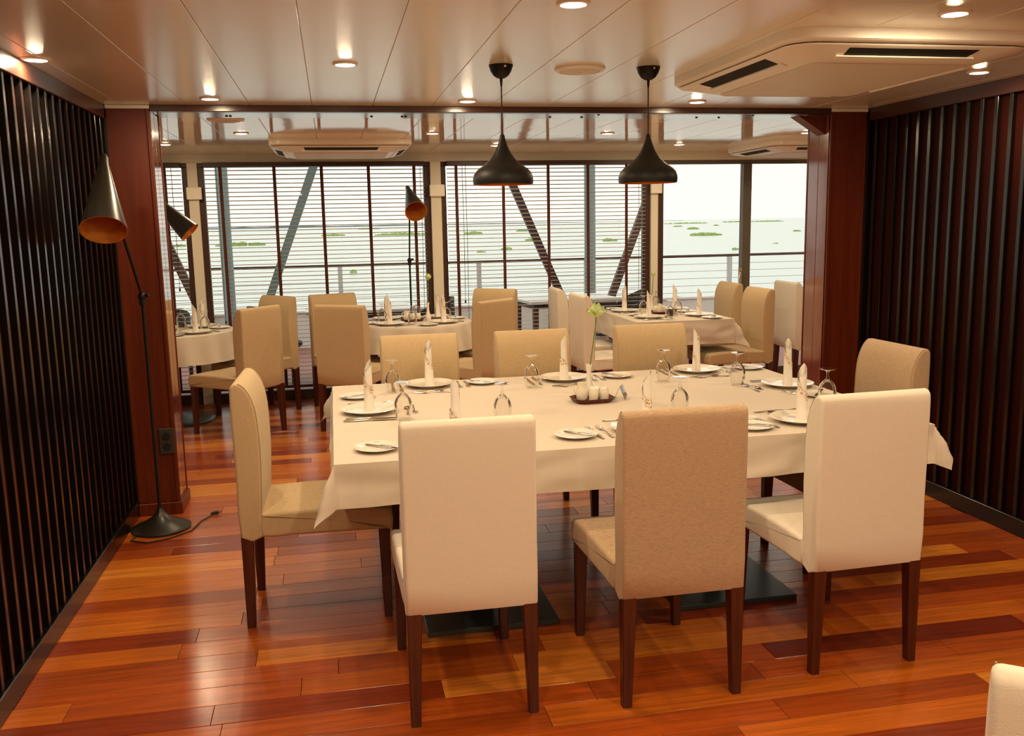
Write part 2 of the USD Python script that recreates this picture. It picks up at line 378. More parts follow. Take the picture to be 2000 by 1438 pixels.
# venetian blinds: every slat a part, dark ladder tapes, cord
def blind(label, x0, x1, tapes, cords):
    b = thing('venetian_blind', label, 'blind', ((x0 + x1) / 2, YW - .07, 0))
    cx = (x0 + x1) / 2
    obj('head_rail', box(x0 - cx, x1 - cx, -.025, .025, 2.165, 2.205, .003), 'window_brown', b, smooth=False)
    z = .17
    while z < 2.155:
        t = .004
        obj('slat', hull([(sx * (x1 - x0) / 2, yy, z + zz - yy * .10) for sx in (-1, 1) for yy, zz in ((-.018, -.002), (-.018, .001), (.018, -.002), (.018, .001), (-.006, .003), (.006, .003))]), 'blind_slat', b, smooth=False)
        z += .0385
    obj('bottom_rail', box(x0 - cx, x1 - cx, -.02, .02, .125, .150, .003), 'window_brown', b, smooth=False)
    for t in tapes:
        obj('ladder_tape', box(t - .014 - cx, t + .014 - cx, -.0235, -.0225, .13, 2.17), 'blind_tape', b, smooth=False)
    for c, zl in cords:
        obj('lift_cord', tube([(c - cx, -.04, 2.17), (c - cx + .004, -.043, 1.5), (c - cx, -.04, zl)], .0022, 5), 'cable_black', b)
        obj('cord_tassel', lathe([(0, 0), (.006, .002), (.009, .015), (.004, .035), (0, .036)], 8, (c - cx, -.04, zl - .036)), 'teak', b)
blind('open venetian blind in the narrow window beside the left pillar', -2.9, -1.285, (-2.7, -2.1, -1.42), ((-1.36, 1.1),))
blind('wide open venetian blind on the left, behind the central floor lamp', -1.09, .885, (-.945, -.475, -.055, .37, .79), ((-.98, .79), (.845, .78)))
blind('wide open venetian blind right of centre, behind the pendant lamps', 1.10, 3.06, (1.185, 1.635, 2.075, 2.47, 2.86), ((1.24, .90), (1.27, .62), (2.98, .8)))

# ---------------------------------------------------------------- deck and lake outside
Z = dict(smooth=False)
obj('deck_floor', box(-12, 20, YW + .06, 12.75, -.08, 0), 'deck_wood', label='reddish timber deck outside the windows', category='deck', **Z)
pg = thing('deck_pergola', 'open white beams over the outside deck carried by round posts', 'pergola', (4, 12.35, 0))
obj('beam', box(-16, 16, -.28, .12, 2.76, 2.90), 'deck_white', pg, smooth=False)
for k in range(14): obj('rafter', box(-15 + 2.3 * k, -14.9 + 2.3 * k, YW + .08 - 12.35, -.28, 2.78, 2.88), 'deck_white', pg, smooth=False)
rl = thing('deck_railing', 'steel cable railing with a dark wooden handrail along the deck edge', 'railing', (4, 12.55, 0))
obj('handrail', box(-16, 16, -.035, .035, 1.075, 1.11, .006), 'brace_brown', rl, smooth=False)
for z in (.56, .66, .765, .87, .975): obj('cable', box(-16, 16, -.004, .004, z - .004, z + .004), 'rail_steel', rl, smooth=False)
obj('bulwark', box(-16, 16, -.03, .05, 0, .47), 'deck_white', rl, smooth=False)
obj('bulwark_cap', box(-16, 16, -.06, .08, .47, .50, .004), 'deck_white', rl, smooth=False)
for x in (-10.5, -8.3, -6.1, -3.9, -2.0, -.45, 1.73, 3.9, 6.1, 8.3): obj('post', box(x - .03, x + .03, -.03, .03, .5, 1.075, .003), 'rail_steel', rl, smooth=False)
for x, lb in ((-1.32, 'blue-grey round deck post behind the left wide blind'), (3.505, 'blue-grey round deck post behind the right wide blind')):
    c = thing('deck_post', lb, 'post', (x, 12.2, 0))
    obj('shaft', cyl(0, 0, .02, 2.72, .077, 20), 'column_blue', c); obj('foot_plate', cyl(0, 0, 0, .02, .14, 20), 'column_blue', c)
def brace(label, a, b, w, mat, extra=None):
    d = np.array(b) - np.array(a)
    c = thing('diagonal_brace', label, 'brace', a)
    m = orient(box(-w / 2, w / 2, -.04, .04, 0, 1), (0, 0, 0), d)
    obj('strut', m, mat, c, smooth=False)
    obj('gusset_plate', box(-.11, .11, -.05, .05, -.04 if a[2] > .1 else 0, .02), mat, c, smooth=False)
brace('teal steel brace slanting across the left wide blind', (-1.10, 12.42, .0), (-.06, 12.42, 2.70), .105, 'brace_teal')
brace('dark brown brace slanting down to the right behind the left pendant lamp', (3.40, 12.42, .0), (2.23, 12.42, 2.70), .10, 'brace_brown')
brace('dark brown brace partly hidden by the right end of the right blind', (3.66, 12.42, .0), (4.72, 12.42, 2.70), .10, 'brace_brown')
brace('dark brace seen through the narrow left window', (-1.50, 12.42, .0), (-2.56, 12.42, 2.70), .10, 'brace_brown')

def deck_table(label, loc, rot=0):
    t = thing('deck_table', label, 'table', loc, rot)
    obj('tabletop', box(-.55, .55, -.4, .4, .715, .75, .005), 'deck_white', t, smooth=False)
    obj('apron', box(-.5, .5, -.35, .35, .66, .715), 'dark_wicker', t, smooth=False)
    for sx in (-1, 1):
        for s in (-1, 1): obj('leg', taper(sx * .47, s * .32, 0, .05, .05, .66, .06, .06), 'teak', t, smooth=False)
    return t
def deck_chair(label, loc, rot=0):
    t = thing('deck_chair', label, 'chair', loc, rot, group='wicker chairs on the deck')
    a = np.linspace(-2.0, 2.0, 17)
    inn = np.stack([.24 * np.sin(a), -.24 * np.cos(a)], 1); out = inn * 1.13
    top = .62 + .20 * np.clip(np.cos(a * .8), 0, 1)
    rings = [np.array([(inn[i, 0], inn[i, 1], .40), (inn[i, 0], inn[i, 1], top[i]), (out[i, 0], out[i, 1], top[i]), (out[i, 0], out[i, 1], .40)]) for i in range(17)]
    obj('backrest', solid(grid(np.array(rings), closed_v=True, caps=True)), 'dark_wicker', t)
    obj('seat', lathe([(0, .38), (.26, .38), (.275, .40), (.27, .43), (.2, .445), (0, .445)], 20), 'dark_wicker', t)
    for sx in (-1, 1):
        for s in (-1, 1): obj('leg', taper(sx * .19, s * .17, 0, .03, .03, .385, .04, .04), 'dark_wicker', t, smooth=False)
    return t
deck_table('white-topped deck table seen through the left wide blind', (.25, 10.0, 0))
deck_table('white-topped deck table seen through the right wide blind', (2.65, 10.3, 0), 6)
DC = Proto(lambda label, loc, rot, **d: deck_chair(label, loc, rot))
for lb, l, r in (('dark wicker deck chair just left of the deck table behind the left blind', (-.62, 9.75), -90), ('dark wicker deck chair at the right end of the deck table behind the left blind', (1.05, 10.1), 95),
                 ('dark wicker deck chair between the two groups of indoor chairs, behind the right blind', (1.78, 9.85), -80), ('dark wicker deck chair at the right end of the deck table behind the right blind', (3.45, 10.3), 95),
                 ('dark wicker deck chair far left, outside the narrow window', (-1.75, 9.9), 30)):
    DC.put(lb, (*l, 0), r)

obj('lake_water', grid(np.array([[(x, y, -4.2) for x in np.linspace(-9000, 12000, 3)] for y in (12.9, 60, 400, 18000)])), 'water', label='pale calm lake stretching to the horizon', category='water', kind='stuff', smooth=False)
# far shore, low and hazy
xs = np.linspace(-3000, 2600, 320); hts = 7 + 9 * meshkit.fbm(np.stack([xs / 120, 0 * xs, 0 * xs], 1), 4, 3)
hts = hts * np.clip((2600 - xs) / 2600, .15, 1)
P = np.array([[(x, 6500, -4.2) , (x, 6510, -4.2 + h), (x, 6600, -4.2)] for x, h in zip(xs, hts)])
obj('far_shore', grid(P), 'shore', label='thin dark line of the far shore on the horizon', category='shore', smooth=False)
def hy_patch(label, x, y, W, Hh, group=None):
    """a floating patch: tufts of upright leaves on the water"""
    D = min(W * .6, 14 + Hh * 6)
    r = random.Random(int(x * 7 + y)); ms = []
    n = int(min(90, 14 + W * 4))
    for i in range(n):
        u, w = r.uniform(-1, 1), r.uniform(-1, 1)
        if u * u + w * w > 1 and r.random() < .6: continue
        s = Hh * r.uniform(.45, 1.0) * (1 - .4 * u * u); q = max(s * .9, W / n * 1.6)
        m = trimesh.creation.icosphere(1, 1.0); m.apply_scale([q * r.uniform(.7, 1.4), q * r.uniform(.7, 1.4), s]); m.apply_translation([u * W / 2, w * D / 2, s * .15])
        ms.append(m)
    p = thing('water_hyacinth', label, 'floating plants', (x, y, -4.2), 0, **({'group': group} if group else {}))
    obj('foliage', cat(ms), 'hyacinth', p, smooth=True)
for a in (('long bright green patch of floating plants low behind the left end of the left blind', -29.8, 319.4, 15.47, 1.2),
          ('green strip of floating plants in the middle of the left blind', 1.3, 573.7, 14.45, 1.26),
          ('long thin green strip of floating plants near the right end of the left blind', 42.8, 544.9, 33.32, 1.51),
          ('green patch of floating plants behind the right blind, above the others', 80.5, 520.9, 9.99, 1.47),
          ('green clump of floating plants low in the right blind near its middle', 80.2, 258.7, 4.51, 0.9),
          ('largest green raft of floating plants in the sliding door', 133.2, 312.1, 11.49, 1.11),
          ('small green raft just above the largest one in the sliding door', 211.8, 516.1, 6.1, 1.22),
          ('scrap of floating plants just above the handrail in the sliding door', 74.9, 161.5, 1.16, 0.48),
          ('bright scrap of floating plants low behind the left blind, left of the floor lamp', 2.6, 116.3, 0.39, 0.39)):
    hy_patch(*a)
for a, w in zip(((-22.6, 493.1, 8.03, 0.8), (285.3, 726.2, 7.7, 1.07), (498.3, 1238.8, 65.76, 1.83), (330.2, 752.6, 4.47, 1.12), (657.3, 1412.5, 50.55, 2.11), (691.4, 1372.0, 57.68, 2.06), (128.2, 612.4, 9.07, 1.4), (64.5, 292.2, 4.01, 0.84), (37.9, 197.8, 2.25, 0.56), (30.0, 184.6, 1.67, 0.31), (193.3, 357.4, 3.03, 0.65), (42.9, 184.4, 1.48, 0.32), (-50.5, 326.3, 4.51, 0.87), (99.5, 193.5, 1.4, 0.23), (60.8, 1504.0, 33.16, 2.07)), ('above the brace foot behind the left blind', 'in the sliding door, left of the small green raft', 'long and thin under the horizon in the sliding door', 'in the sliding door, above and right of the largest raft', 'by the mullion of the sliding door under the horizon', 'right of the sliding door mullion under the horizon', 'behind the right blind, left of the brown brace', 'behind the right blind beside the brown brace', 'behind the right blind, lower left of the brown brace', 'low near the left end of the right blind', 'at the far right of the sliding door by the pillar', 'lowest one behind the right blind', 'in the narrow left window', 'small, right of the sliding door mullion above the handrail', 'long and thin near the horizon behind the left blind')):
    hy_patch('distant floating plants ' + w, *a, 'distant scraps of floating plants')

# ---------------------------------------------------------------- ceiling fittings
def downlight(label, loc, rot=0, **d):
    t = thing('downlight', label, 'ceiling light', loc, 0)
    obj('trim_ring', lathe([(.037, 0), (.053, 0), (.054, -.003), (.051, -.006), (.041, -.0075), (.037, -.005), (.037, 0)], 28), 'white_plastic', t)
    obj('lens', lathe([(.0375, -.0060), (.030, -.0088), (.018, -.0100), (0, -.0104)], 24), 'lens', t)
    return t
DL = Proto(downlight)
front = {(-1.09, 3.96): 'ceiling light right above the left slatted wall, second from the left edge', (-.575, 5.05): 'ceiling light in front of the beam above the left pillar side',
         (-.575, 2.86): 'ceiling light at the top edge of the picture left of centre', (.094, 3.97): 'ceiling light alone in the middle of the front ceiling, left of the pendants', (.77, 5.08): 'ceiling light in front of the beam, left of the left pendant cord',
         (2.09, 5.05): 'ceiling light in front of the beam, between the right pendant and the large air conditioner', (2.08, 2.83): 'ceiling light at the top right, before the large air conditioner',
         (3.05, 3.95): 'ceiling light between the large air conditioner and the right slatted wall', (.767, 2.84): 'ceiling light cut by the top edge above the pendants',
         (-.575, .6): 'ceiling light behind the viewpoint on the left', (.767, .6): 'ceiling light behind the viewpoint in the middle',
         (.094, 1.7): 'ceiling light above the viewpoint, left', (1.42, 1.7): 'ceiling light above the viewpoint, middle', (2.75, 1.7): 'ceiling light above the viewpoint, right', (2.08, .6): 'ceiling light behind the viewpoint on the right',
         (.094, -.6): 'ceiling light near the rear wall, left', (1.42, -.6): 'ceiling light near the rear wall, middle', (2.75, -.6): 'ceiling light near the rear wall, right', (-.575, -1.7): 'ceiling light at the rear wall, left', (.767, -1.7): 'ceiling light at the rear wall, middle', (2.08, -1.7): 'ceiling light at the rear wall, right',
         
         (-.586, 6.85): 'rear ceiling light just left of the rear air conditioner', (-1.245, 7.72): 'rear ceiling light above the narrow left window', (.771, 6.85): 'rear ceiling light just right of the rear air conditioner',
         (1.433, 7.9): 'rear ceiling light half hidden by the left pendant', (2.114, 6.86): 'rear ceiling light between the two pendants', (3.084, 7.85): 'rear ceiling light just right of the right pendant',
         (3.738, 6.8): 'rear ceiling light beside the bracket of the right pillar', (4.9, 7.4): 'rear ceiling light hidden behind the right pillar'}
for (x, y), lb in front.items(): DL.put(lb, (x, y, C))
SPK = Proto(lambda label, loc, rot, **d: (lambda t: (obj('rim', lathe([(.088, 0), (.112, 0), (.113, -.006), (.104, -.013), (.092, -.014), (.088, -.008)], 36), 'white_plastic', t),
      obj('grille', lathe([(.090, -.006), (.085, -.012), (.03, -.017), (0, -.018)], 32), 'grille_plastic', t), obj('emblem', cyl(0, 0, -.0205, -.017, .006, 10), 'steel', t), t)[-1])(thing('ceiling_speaker', label, 'speaker', loc)))
SPK.put('round cream ceiling speaker between the two pendants', (1.11, 4.01, C))
SPK.put('round cream ceiling speaker just behind the beam at upper left', (-.60, 6.0, C))

def rrect(w, d, r, n=6):
    out = []
    for cx, cy_, a0 in ((w / 2 - r, d / 2 - r, 0), (-w / 2 + r, d / 2 - r, 90), (-w / 2 + r, -d / 2 + r, 180), (w / 2 - r, -d / 2 + r, 270)):
        for k in range(n + 1):
            a = math.radians(a0 + 90 * k / n); out.append((cx + r * math.cos(a), cy_ + r * math.sin(a)))
    return np.array(out)
def stack(layers):
    """layers (w, d, r, z) -> a solid of rounded rectangles"""
    P = np.array([np.c_[rrect(w, d, r), np.full(28, z)] for w, d, r, z in layers]); return solid(grid(P, closed_v=True, caps=True))
def aircon(label, loc, w, d):
    t = thing('air_conditioner', label, 'air conditioner', loc)
    obj('frame', stack([(w, d, .10, 0), (w, d, .10, -.035), (w - .03, d - .03, .10, -.047)]), 'white_plastic', t)
    obj('shadow_gap', stack([(w - .05, d - .05, .10, -.046), (w - .05, d - .05, .10, -.052)]), 'dark_void', t)
    obj('front_panel', stack([(w - .035, d - .035, .10, -.051), (w - .05, d - .05, .10, -.058), (w - .30, d - .30, .06, -.090), (w - .32, d - .32, .05, -.091)]), 'white_plastic', t)
    obj('grille', stack([(w - .36, d - .36, .03, -.088), (w - .36, d - .36, .03, -.094), (w - .37, d - .37, .03, -.096)]), 'grille_plastic', t)
    def strip(L, e, i0, i1, pr):                # a strip lying on the sloped margin, i0..i1 from the rim
        zz = lambda k: -.058 - (k - .025) * .032 / .125
        n = np.array([0, -.248, -.969]) if e else None
        P = []
        for k, l in ((i0, L), (i1, L - .01)):
            for sx in (-1, 1):
                for h in (-.004, pr): P.append((sx * l, k - .0 + h * -.25, zz(k) - h * .97))
        return hull(P)
    for R, half, L in ((0, d / 2, w * .26), (180, d / 2, w * .26), (90, w / 2, d * .26), (-90, w / 2, d * .26)):
        for nm, mt, a, b, pr in (('air_outlet', 'dark_void', .040, .100, .0015), ('flap', 'white_plastic', .098, .128, .007)):
            m = strip(L if nm == 'air_outlet' else L + .02, 1, a, b, pr); m.apply_translation((0, -half, 0))
            obj(nm, moved(m, (0, 0, 0), R), mt, t, smooth=False)
    obj('receiver', moved(cyl(0, 0, -.072, -.066, .014, 14), (-w / 2 + .12, -d / 2 + .12, 0)), 'white_plastic', t)
    return t
aircon('large cream ceiling air conditioner in the front room at upper right', (2.14, 3.69, C), 1.02, 1.22)
aircon('cream ceiling air conditioner in the rear room left of centre', (.115, 7.80, C), 1.10, 1.02)
aircon('cream ceiling air conditioner in the rear room, partly behind the right pillar', (4.30, 7.95, C), 1.02, 1.02)

# pendants: canopy, cord, black onion-shaped shade with copper inside
def pendant(label, loc, rot=0, **d):
    t = thing('pendant_lamp', label, 'pendant lamp', loc)
    obj('canopy', lathe([(0, -.056), (.016, -.054), (.032, -.044), (.044, -.026), (.051, -.006), (.052, 0), (0, 0)], 28), 'lamp_black', t)
    obj('canopy_screw', moved(cyl(0, 0, 0, .004, .005, 8), (.008, -.050, -.012), 0, 90), 'steel', t)
    obj('cord_grip', lathe([(.0065, -.052), (.0065, -.060), (.004, -.085), (.003, -.088)], 10), 'lamp_black', t)
    obj('cord', tube([(0, 0, -.05), (0, 0, -.16), (0, 0, -.30)], .0028, 8), 'cable_black', t)
    outp = [(.004, -.285), (.010, -.292), (.012, -.305), (.020, -.330), (.034, -.362), (.055, -.392), (.082, -.416), (.108, -.434), (.123, -.450), (.130, -.468), (.1315, -.484), (.129, -.500)]
    inp = [(r - .003, z + (.001 if i == 0 else 0)) for i, (r, z) in enumerate(outp[::-1])][:-2]
    obj('shade', lathe(outp, 40), 'lamp_black', t); obj('shade_lining', lathe([outp[-1]] + inp, 40), 'copper', t)
    obj('bulb', lathe([(0, -.47), (.018, -.464), (.028, -.448), (.026, -.43), (.014, -.41), (.012, -.39)], 16), 'bulb', t)
    return t
PD = Proto(pendant)
PD.put('left black onion-shaped pendant lamp hanging over the big table', (.747, 3.955, C))
PD.put('right black onion-shaped pendant lamp hanging over the big table', (1.407, 3.955, C))

# cone floor lamps
def floor_lamp(label, loc, rot, joint, tip, mouth, r_mouth, r_tip, base_r=.155, sphere=False):
    t = thing('floor_lamp', label, 'floor lamp', loc, rot)
    obj('base', lathe([(0, 0), (base_r, 0), (base_r + .002, .012), (base_r * .9, .022), (base_r * .6, .040), (base_r * .32, .066), (.022, .095), (.014, .12), (0, .12)], 36), 'lamp_bronze', t)
    j = np.array(joint); ti = np.array(tip); mo = np.array(mouth)
    obj('pole', tube([(0, 0, .1), (0, 0, .5), (j[0] * .5, j[1] * .5, (j[2] + .5) / 2), j], .0085, 10), 'lamp_black', t)
    s = trimesh.creation.icosphere(2, .021); s.apply_translation(j)
    kn = cat([s, orient(cyl(0, 0, 0, 1, .009, 10), j + (.0, 0, 0), j + (.035, -.01, .008)), orient(cyl(0, 0, 0, 1, .016, 10), j + (-.0, 0, -.045), j + (0, 0, -.012))])
    obj('joint', kn, 'lamp_black', t)
    ax = (ti - mo); L = np.linalg.norm(ax); mid = ti - ax * .22
    obj('arm', tube([j, j * .5 + mid * .5, mid], .0075, 8), 'lamp_black', t)
    pr = [(0, L + .03), (r_tip * .55, L + .028), (r_tip * .9, L + .01), (r_tip, L * .93)] + [(r_tip + (r_mouth - r_tip) * k / 6, L * .93 * (1 - k / 6)) for k in range(1, 7)]
    inn = [(max(r - .004, .001), z) for r, z in pr[:2:-1]] + [(.0, L * .92)]
    out = lathe(pr, 36); lin = lathe([pr[-1]] + inn[1:] if False else [(pr[-1][0], pr[-1][1])] + inn, 36)
    def place(m):
        m = m.copy(); m.apply_scale([1, 1, 1 / L]); return orient(m, mo, ti)
    obj('shade', place(out), 'lamp_bronze', t); obj('shade_lining', place(lin), 'copper', t)
    obj('bulb', place(lathe([(0, L * .55), (.02, L * .57), (.028, L * .64), (.02, L * .75), (.014, L * .9)], 14)), 'bulb', t)
    return t
L1 = floor_lamp('tall black floor lamp with a cone shade against the left pillar', (-.99, 5.07, 0), 0, (0, -.0, 1.275), (-.050, -.36, 1.955), (-.022, -.61, 1.622), .103, .022)
obj('power_cord', tube([(-.10, -.08, .006), (-.12, -.19, .006), (-.03, -.24, .006), (.07, -.20, .006), (.17, -.10, .006), (.20, .06, .006), (.25, .165, .006)], .004, 6), 'cable_black', L1)
PLUG = trimesh.transformations.compose_matrix(angles=(0, 0, math.radians(20)), translate=(.268, .178, 0))
for nm, mt, m in (('plug', 'cable_black', moved(loft_y([(-.03, .012, .006, .006), (-.01, .013, .011, .010), (.012, .013, .011, .010), (.014, .013, .009, .008)]), (0, 0, 0), -90)), ('prong', 'steel', box(.012, .032, -.007, -.005, .011, .015)), ('prong', 'steel', box(.012, .032, .005, .007, .011, .015))):
    obj(nm, m.apply_transform(PLUG), mt, L1, smooth=False)
so = thing('wall_socket', 'dark wall socket on the left pillar behind the floor lamp pole', 'socket', (-.972, YP0, .43))
obj('plate', box(-.042, .042, -.012, 0, -.075, .075, .004), 'socket', so, smooth=False); obj('outlet', moved(cyl(0, 0, 0, .006, .022, 14), (0, -.012, .03), 0, 90), 'dark_void', so); obj('outlet', moved(cyl(0, 0, 0, .006, .022, 14), (0, -.012, -.03), 0, 90), 'dark_void', so)
floor_lamp('floor lamp mostly hidden behind the left pillar, only its cone shade showing', (-1.35, 6.25, 0), 0, (.02, 0, 1.25), (.20, .02, 1.86), (.46, -.03, 1.60), .072, .02)
floor_lamp('slim floor lamp before the left wide blind, copper cone facing the viewer', (.70, 8.42, 0), 0, (.0, 0, 1.30), (.015, .10, 1.955), (.05, -.27, 1.735), .098, .022)

# ---------------------------------------------------------------- dining chairs
BACK = smoothp([(-.303, .385), (-.308, .62), (-.312, .86), (-.312, .975), (-.306, 1.006), (-.288, 1.017), (-.266, 1.010), (-.244, .985), (-.226, .945), (-.214, .89), (-.208, .80), (-.207, .68), (-.212, .56), (-.216, .47), (-.216, .385)], 2)
SEAT = smoothp([(-.222, .386), (-.10, .384), (.10, .384), (.285, .384), (.300, .390), (.306, .41), (.305, .445), (.298, .468), (.275, .480), (.20, .487), (.05, .490), (-.10, .488), (-.205, .484), (-.222, .478)], 2)
def dining_chair(label, loc, rot, fabric='linen', **d):
    t = thing('dining_chair', label, 'chair', loc, rot, **d)
    b = obj('backrest', pillow(BACK, .432, .012, 3), fabric, t, smooth=40)
    for s in (-1, 1):
        e = BACK[int(BACK[:, 1].argmax()) + 1:-1]; pts = np.c_[np.full(len(e), s * .2105), e]
        obj('seam_piping', tube(pts, .0016, 5), 'linen_seam', b, smooth=True)
    obj('seat', pillow(SEAT, .436, .016, 3, flare=.045), fabric, t, smooth=40)
    for s in (-1, 1):
        obj('leg', taper(s * .196, .268, 0, .032, .032, .388, .047, .047, ox=s * .006, oy=.004), 'leg_wood', t, smooth=False)
        obj('leg', taper(s * .190, -.279, 0, .032, .034, .388, .048, .050, ox=s * .007, oy=-.006), 'leg_wood', t, smooth=False)
    return t
CH = Proto(dining_chair)
CHT = Proto(lambda label, loc, rot, **d: dining_chair(label, loc, rot, 'linen_tan', **d))
CHL = Proto(lambda label, loc, rot, **d: dining_chair(label, loc, rot, 'linen_light', **d))
# a forward direction f gives rot = angle(f) - 90
for pr, lb, x, y, rot in (
        (CHL, 'pale chair seen from behind, left of three in front of the big table', .393, 3.055, 0),
        (CHL, 'pale chair seen from behind, right of three in front of the big table', 1.812, 3.085, 2.2),
        (CHT, 'tan linen chair seen from behind, middle of three in front of the big table', 1.097, 3.015, .5),
        (CH, 'beige chair in profile at the left end of the big table', -.105, 3.855, -91.5),
        (CH, 'beige chair on the far side of the big table, left of three', .452, 4.745, 180),
        (CH, 'beige chair on the far side of the big table, middle of three', 1.098, 4.74, 181),
        (CH, 'beige chair on the far side of the big table, right of three', 1.805, 4.775, 179),
        (CHT, 'tan chair at the right end of the big table before the dark wall', 2.345, 3.86, 91.5),
        (CHL, 'pale chair back cut off by the bottom right corner of the picture', 1.198, 1.10, -38),
        (CH, 'tan chair at the far left round table, turned away from the viewer', -.79, 7.44, 50),
        (CH, 'tan chair by the blind at the far left round table, mostly hidden', -.70, 8.20, 131),
        (CH, 'tan chair at the left front of the central round table, seen from behind', .18, 7.42, -30),
        (CH, 'shaded chair by the blind at the left back of the central round table', .075, 8.14, -161),
        (CH, 'tan chair at the right front of the central round table, seen from behind', 1.08, 7.36, 41),
        (CH, 'beige chair by the blind at the right back of the central round table', 1.32, 8.14, 144),
        (CHL, 'pale chair on the left of the square table, nearer the viewer', 2.32, 7.45, -88),
        (CHL, 'pale chair on the left of the square table, nearer the blind', 2.31, 8.20, -92),
        (CH, 'beige chair on the right of the square table, nearer the viewer', 3.405, 7.42, 92),
        (CH, 'tan chair on the right of the square table, nearer the sliding door', 3.47, 8.18, 90),
        (CHL, 'pale chair turned away beside the right pillar, before the sliding door', 4.56, 8.06, -90)):
    pr.put(lb, (x, y, 0), rot)

# ---------------------------------------------------------------- tables and cloths
TT = .772                      # top of the cloths
def big_table():
    x0, x1, y0, y1 = -.03, 2.395, 3.245, 4.90
    t = thing('dining_table', 'big rectangular dining table under a white cloth, on steel pedestals', 'table', (1.18, 4.08, 0))
    obj('tabletop', box(x0 - 1.18 + .006, x1 - 1.18 - .006, y0 - 4.08 + .006, y1 - 4.08 - .006, .735, TT - .005, .003), 'teak', t, smooth=False)
    for px in (.57, 1.62):
        for py, hb in ((3.665, .27), (4.29, .16)):
            obj('pedestal', cyl(px - 1.18, py - 4.08, .02, .72, .042, 20), 'dark_steel', t)
            obj('base_plate', box(px - 1.18 - hb, px - 1.18 + hb, py - 4.08 - hb, py - 4.08 + hb, 0, .022, .003), 'dark_steel', t, smooth=False)
            obj('top_plate', box(px - 1.34, px - 1.02, py - 4.22, py - 3.94, .715, .735), 'dark_steel', t, smooth=False)
    return x0, x1, y0, y1
def drape_rect(x0, x1, y0, y1, drop, label, seed, corner=.42, lift=6, right=None):
    """square cloth: flat top, hanging sides, corners that stand out as folds"""
    def axis(a, b, hi=drop):
        return np.r_[a - np.linspace(drop, .012, 11), a - .004, a + .004, np.linspace(a, b, 44)[1:-1], b - .004, b + .004, b + np.linspace(.012, hi, 11)]
    X, Y = np.meshgrid(axis(x0, x1, right or drop), axis(y0, y1), indexing='ij')
    ex = np.where(X < x0, X - x0, np.where(X > x1, X - x1, 0.0)); ey = np.where(Y < y0, Y - y0, np.where(Y > y1, Y - y1, 0.0))
    bx, by = np.clip(X, x0, x1), np.clip(Y, y0, y1)
    r = np.hypot(ex, ey); ph = np.arctan2(np.abs(ey), np.abs(ex) + 1e-9)
    al = np.radians(lift) + corner * np.sin(2 * ph) ** 2 * (np.minimum(np.abs(ex), np.abs(ey)) > 0)
    n = meshkit.fbm(np.stack([X * 3.2, Y * 3.2, 0 * X + seed], -1), 3, seed) - .5
    wav = np.where(r > 0, (r / drop) * .022 * n * 2, 0)
    u = np.where(np.abs(ex) > 0, Y, X)
    fold = meshkit.noise(np.stack([u * 7 + r * 9, r * 16 - u * 2.0, 0 * X + seed], -1), seed + 3) - .5
    wav = wav + np.where(r > 0, np.minimum(1, r / drop * 2) * .030 * fold, 0) + np.where(r > drop * .86, .0018, 0)
    out = np.where(r > 0, r * np.sin(al) + wav, 0)
    down = np.where(r > .006, r * np.cos(al), r * .4)
    # the corner folds turn to a narrower angle as they fall
    k = np.maximum(r, 1e-9)
    px, py = bx + out * ex / k, by + out * ey / k
    pz = TT - down + .0006 * n
    m = grid(np.stack([px, py, pz], -1))
    return obj('tablecloth', m, 'cloth', label=label, category='tablecloth', group=None, smooth=50)
bx0, bx1, by0, by1 = big_table()
drape_rect(bx0, bx1, by0, by1, .166, 'white tablecloth over the big rectangular table in front', 4, .40, 4, .11)
def round_table(label, clabel, x, y, R, seed):
    t = thing('round_table', label, 'table', (x, y, 0)); RB = .31 if seed == 1 else .26
    obj('tabletop', cyl(0, 0, .735, TT - .005, R - .006, 40), 'teak', t)
    obj('pedestal', cyl(0, 0, .03, .735, .042, 18), 'steel', t)
    obj('base_plate', lathe([(0, 0), (RB, 0), (RB + .002, .012), (RB * .8, .03), (.05, .045), (0, .045)], 40), 'dark_steel', t)
    a = np.linspace(0, 2 * PI, 120, endpoint=False); r = random.Random(seed)
    wob = .5 + .5 * np.sin(a * 13 + 2 * np.sin(a * 2 + seed)) * (.7 + .3 * np.sin(a * 3 + seed))
    rings = [np.c_[q * np.cos(a) * R, q * np.sin(a) * R, np.full(120, TT)] for q in (.001, .5, .9, .985)]
    for s in np.linspace(0, 1, 10):
        rr = R + .004 + s * (.006 + .08 * wob); z = TT - .004 - s * (.235 - .020 * wob)
        rings.append(np.c_[rr * np.cos(a), rr * np.sin(a), z])
    m = grid(np.array(rings), closed_v=True); m.apply_translation((x, y, 0))
    obj('tablecloth', m, 'cloth', label=clabel, category='tablecloth', smooth=50)
T2, T3 = (-1.36, 8.02), (.695, 8.06)
round_table('round dining table at the far left with a dark disc foot', 'white cloth on the round table at the far left', *T2, .52, 1)
round_table('round dining table in the middle of the rear room', 'white cloth on the round table in the middle of the rear room', *T3, .50, 2)
sq = (2.50, 3.37, 7.26, 8.42)
t = thing('square_table', 'rectangular dining table at the right of the rear room by the sliding door', 'table', (2.935, 7.84, 0))
obj('tabletop', box(-.43, .43, -.575, .575, .735, TT - .005), 'teak', t, smooth=False)
obj('pedestal', cyl(0, 0, .03, .735, .045, 18), 'dark_steel', t); obj('base_plate', box(-.2, .2, -.2, .2, 0, .022, .003), 'dark_steel', t, smooth=False)
drape_rect(*sq, .21, 'white cloth on the table at the right of the rear room', 9)

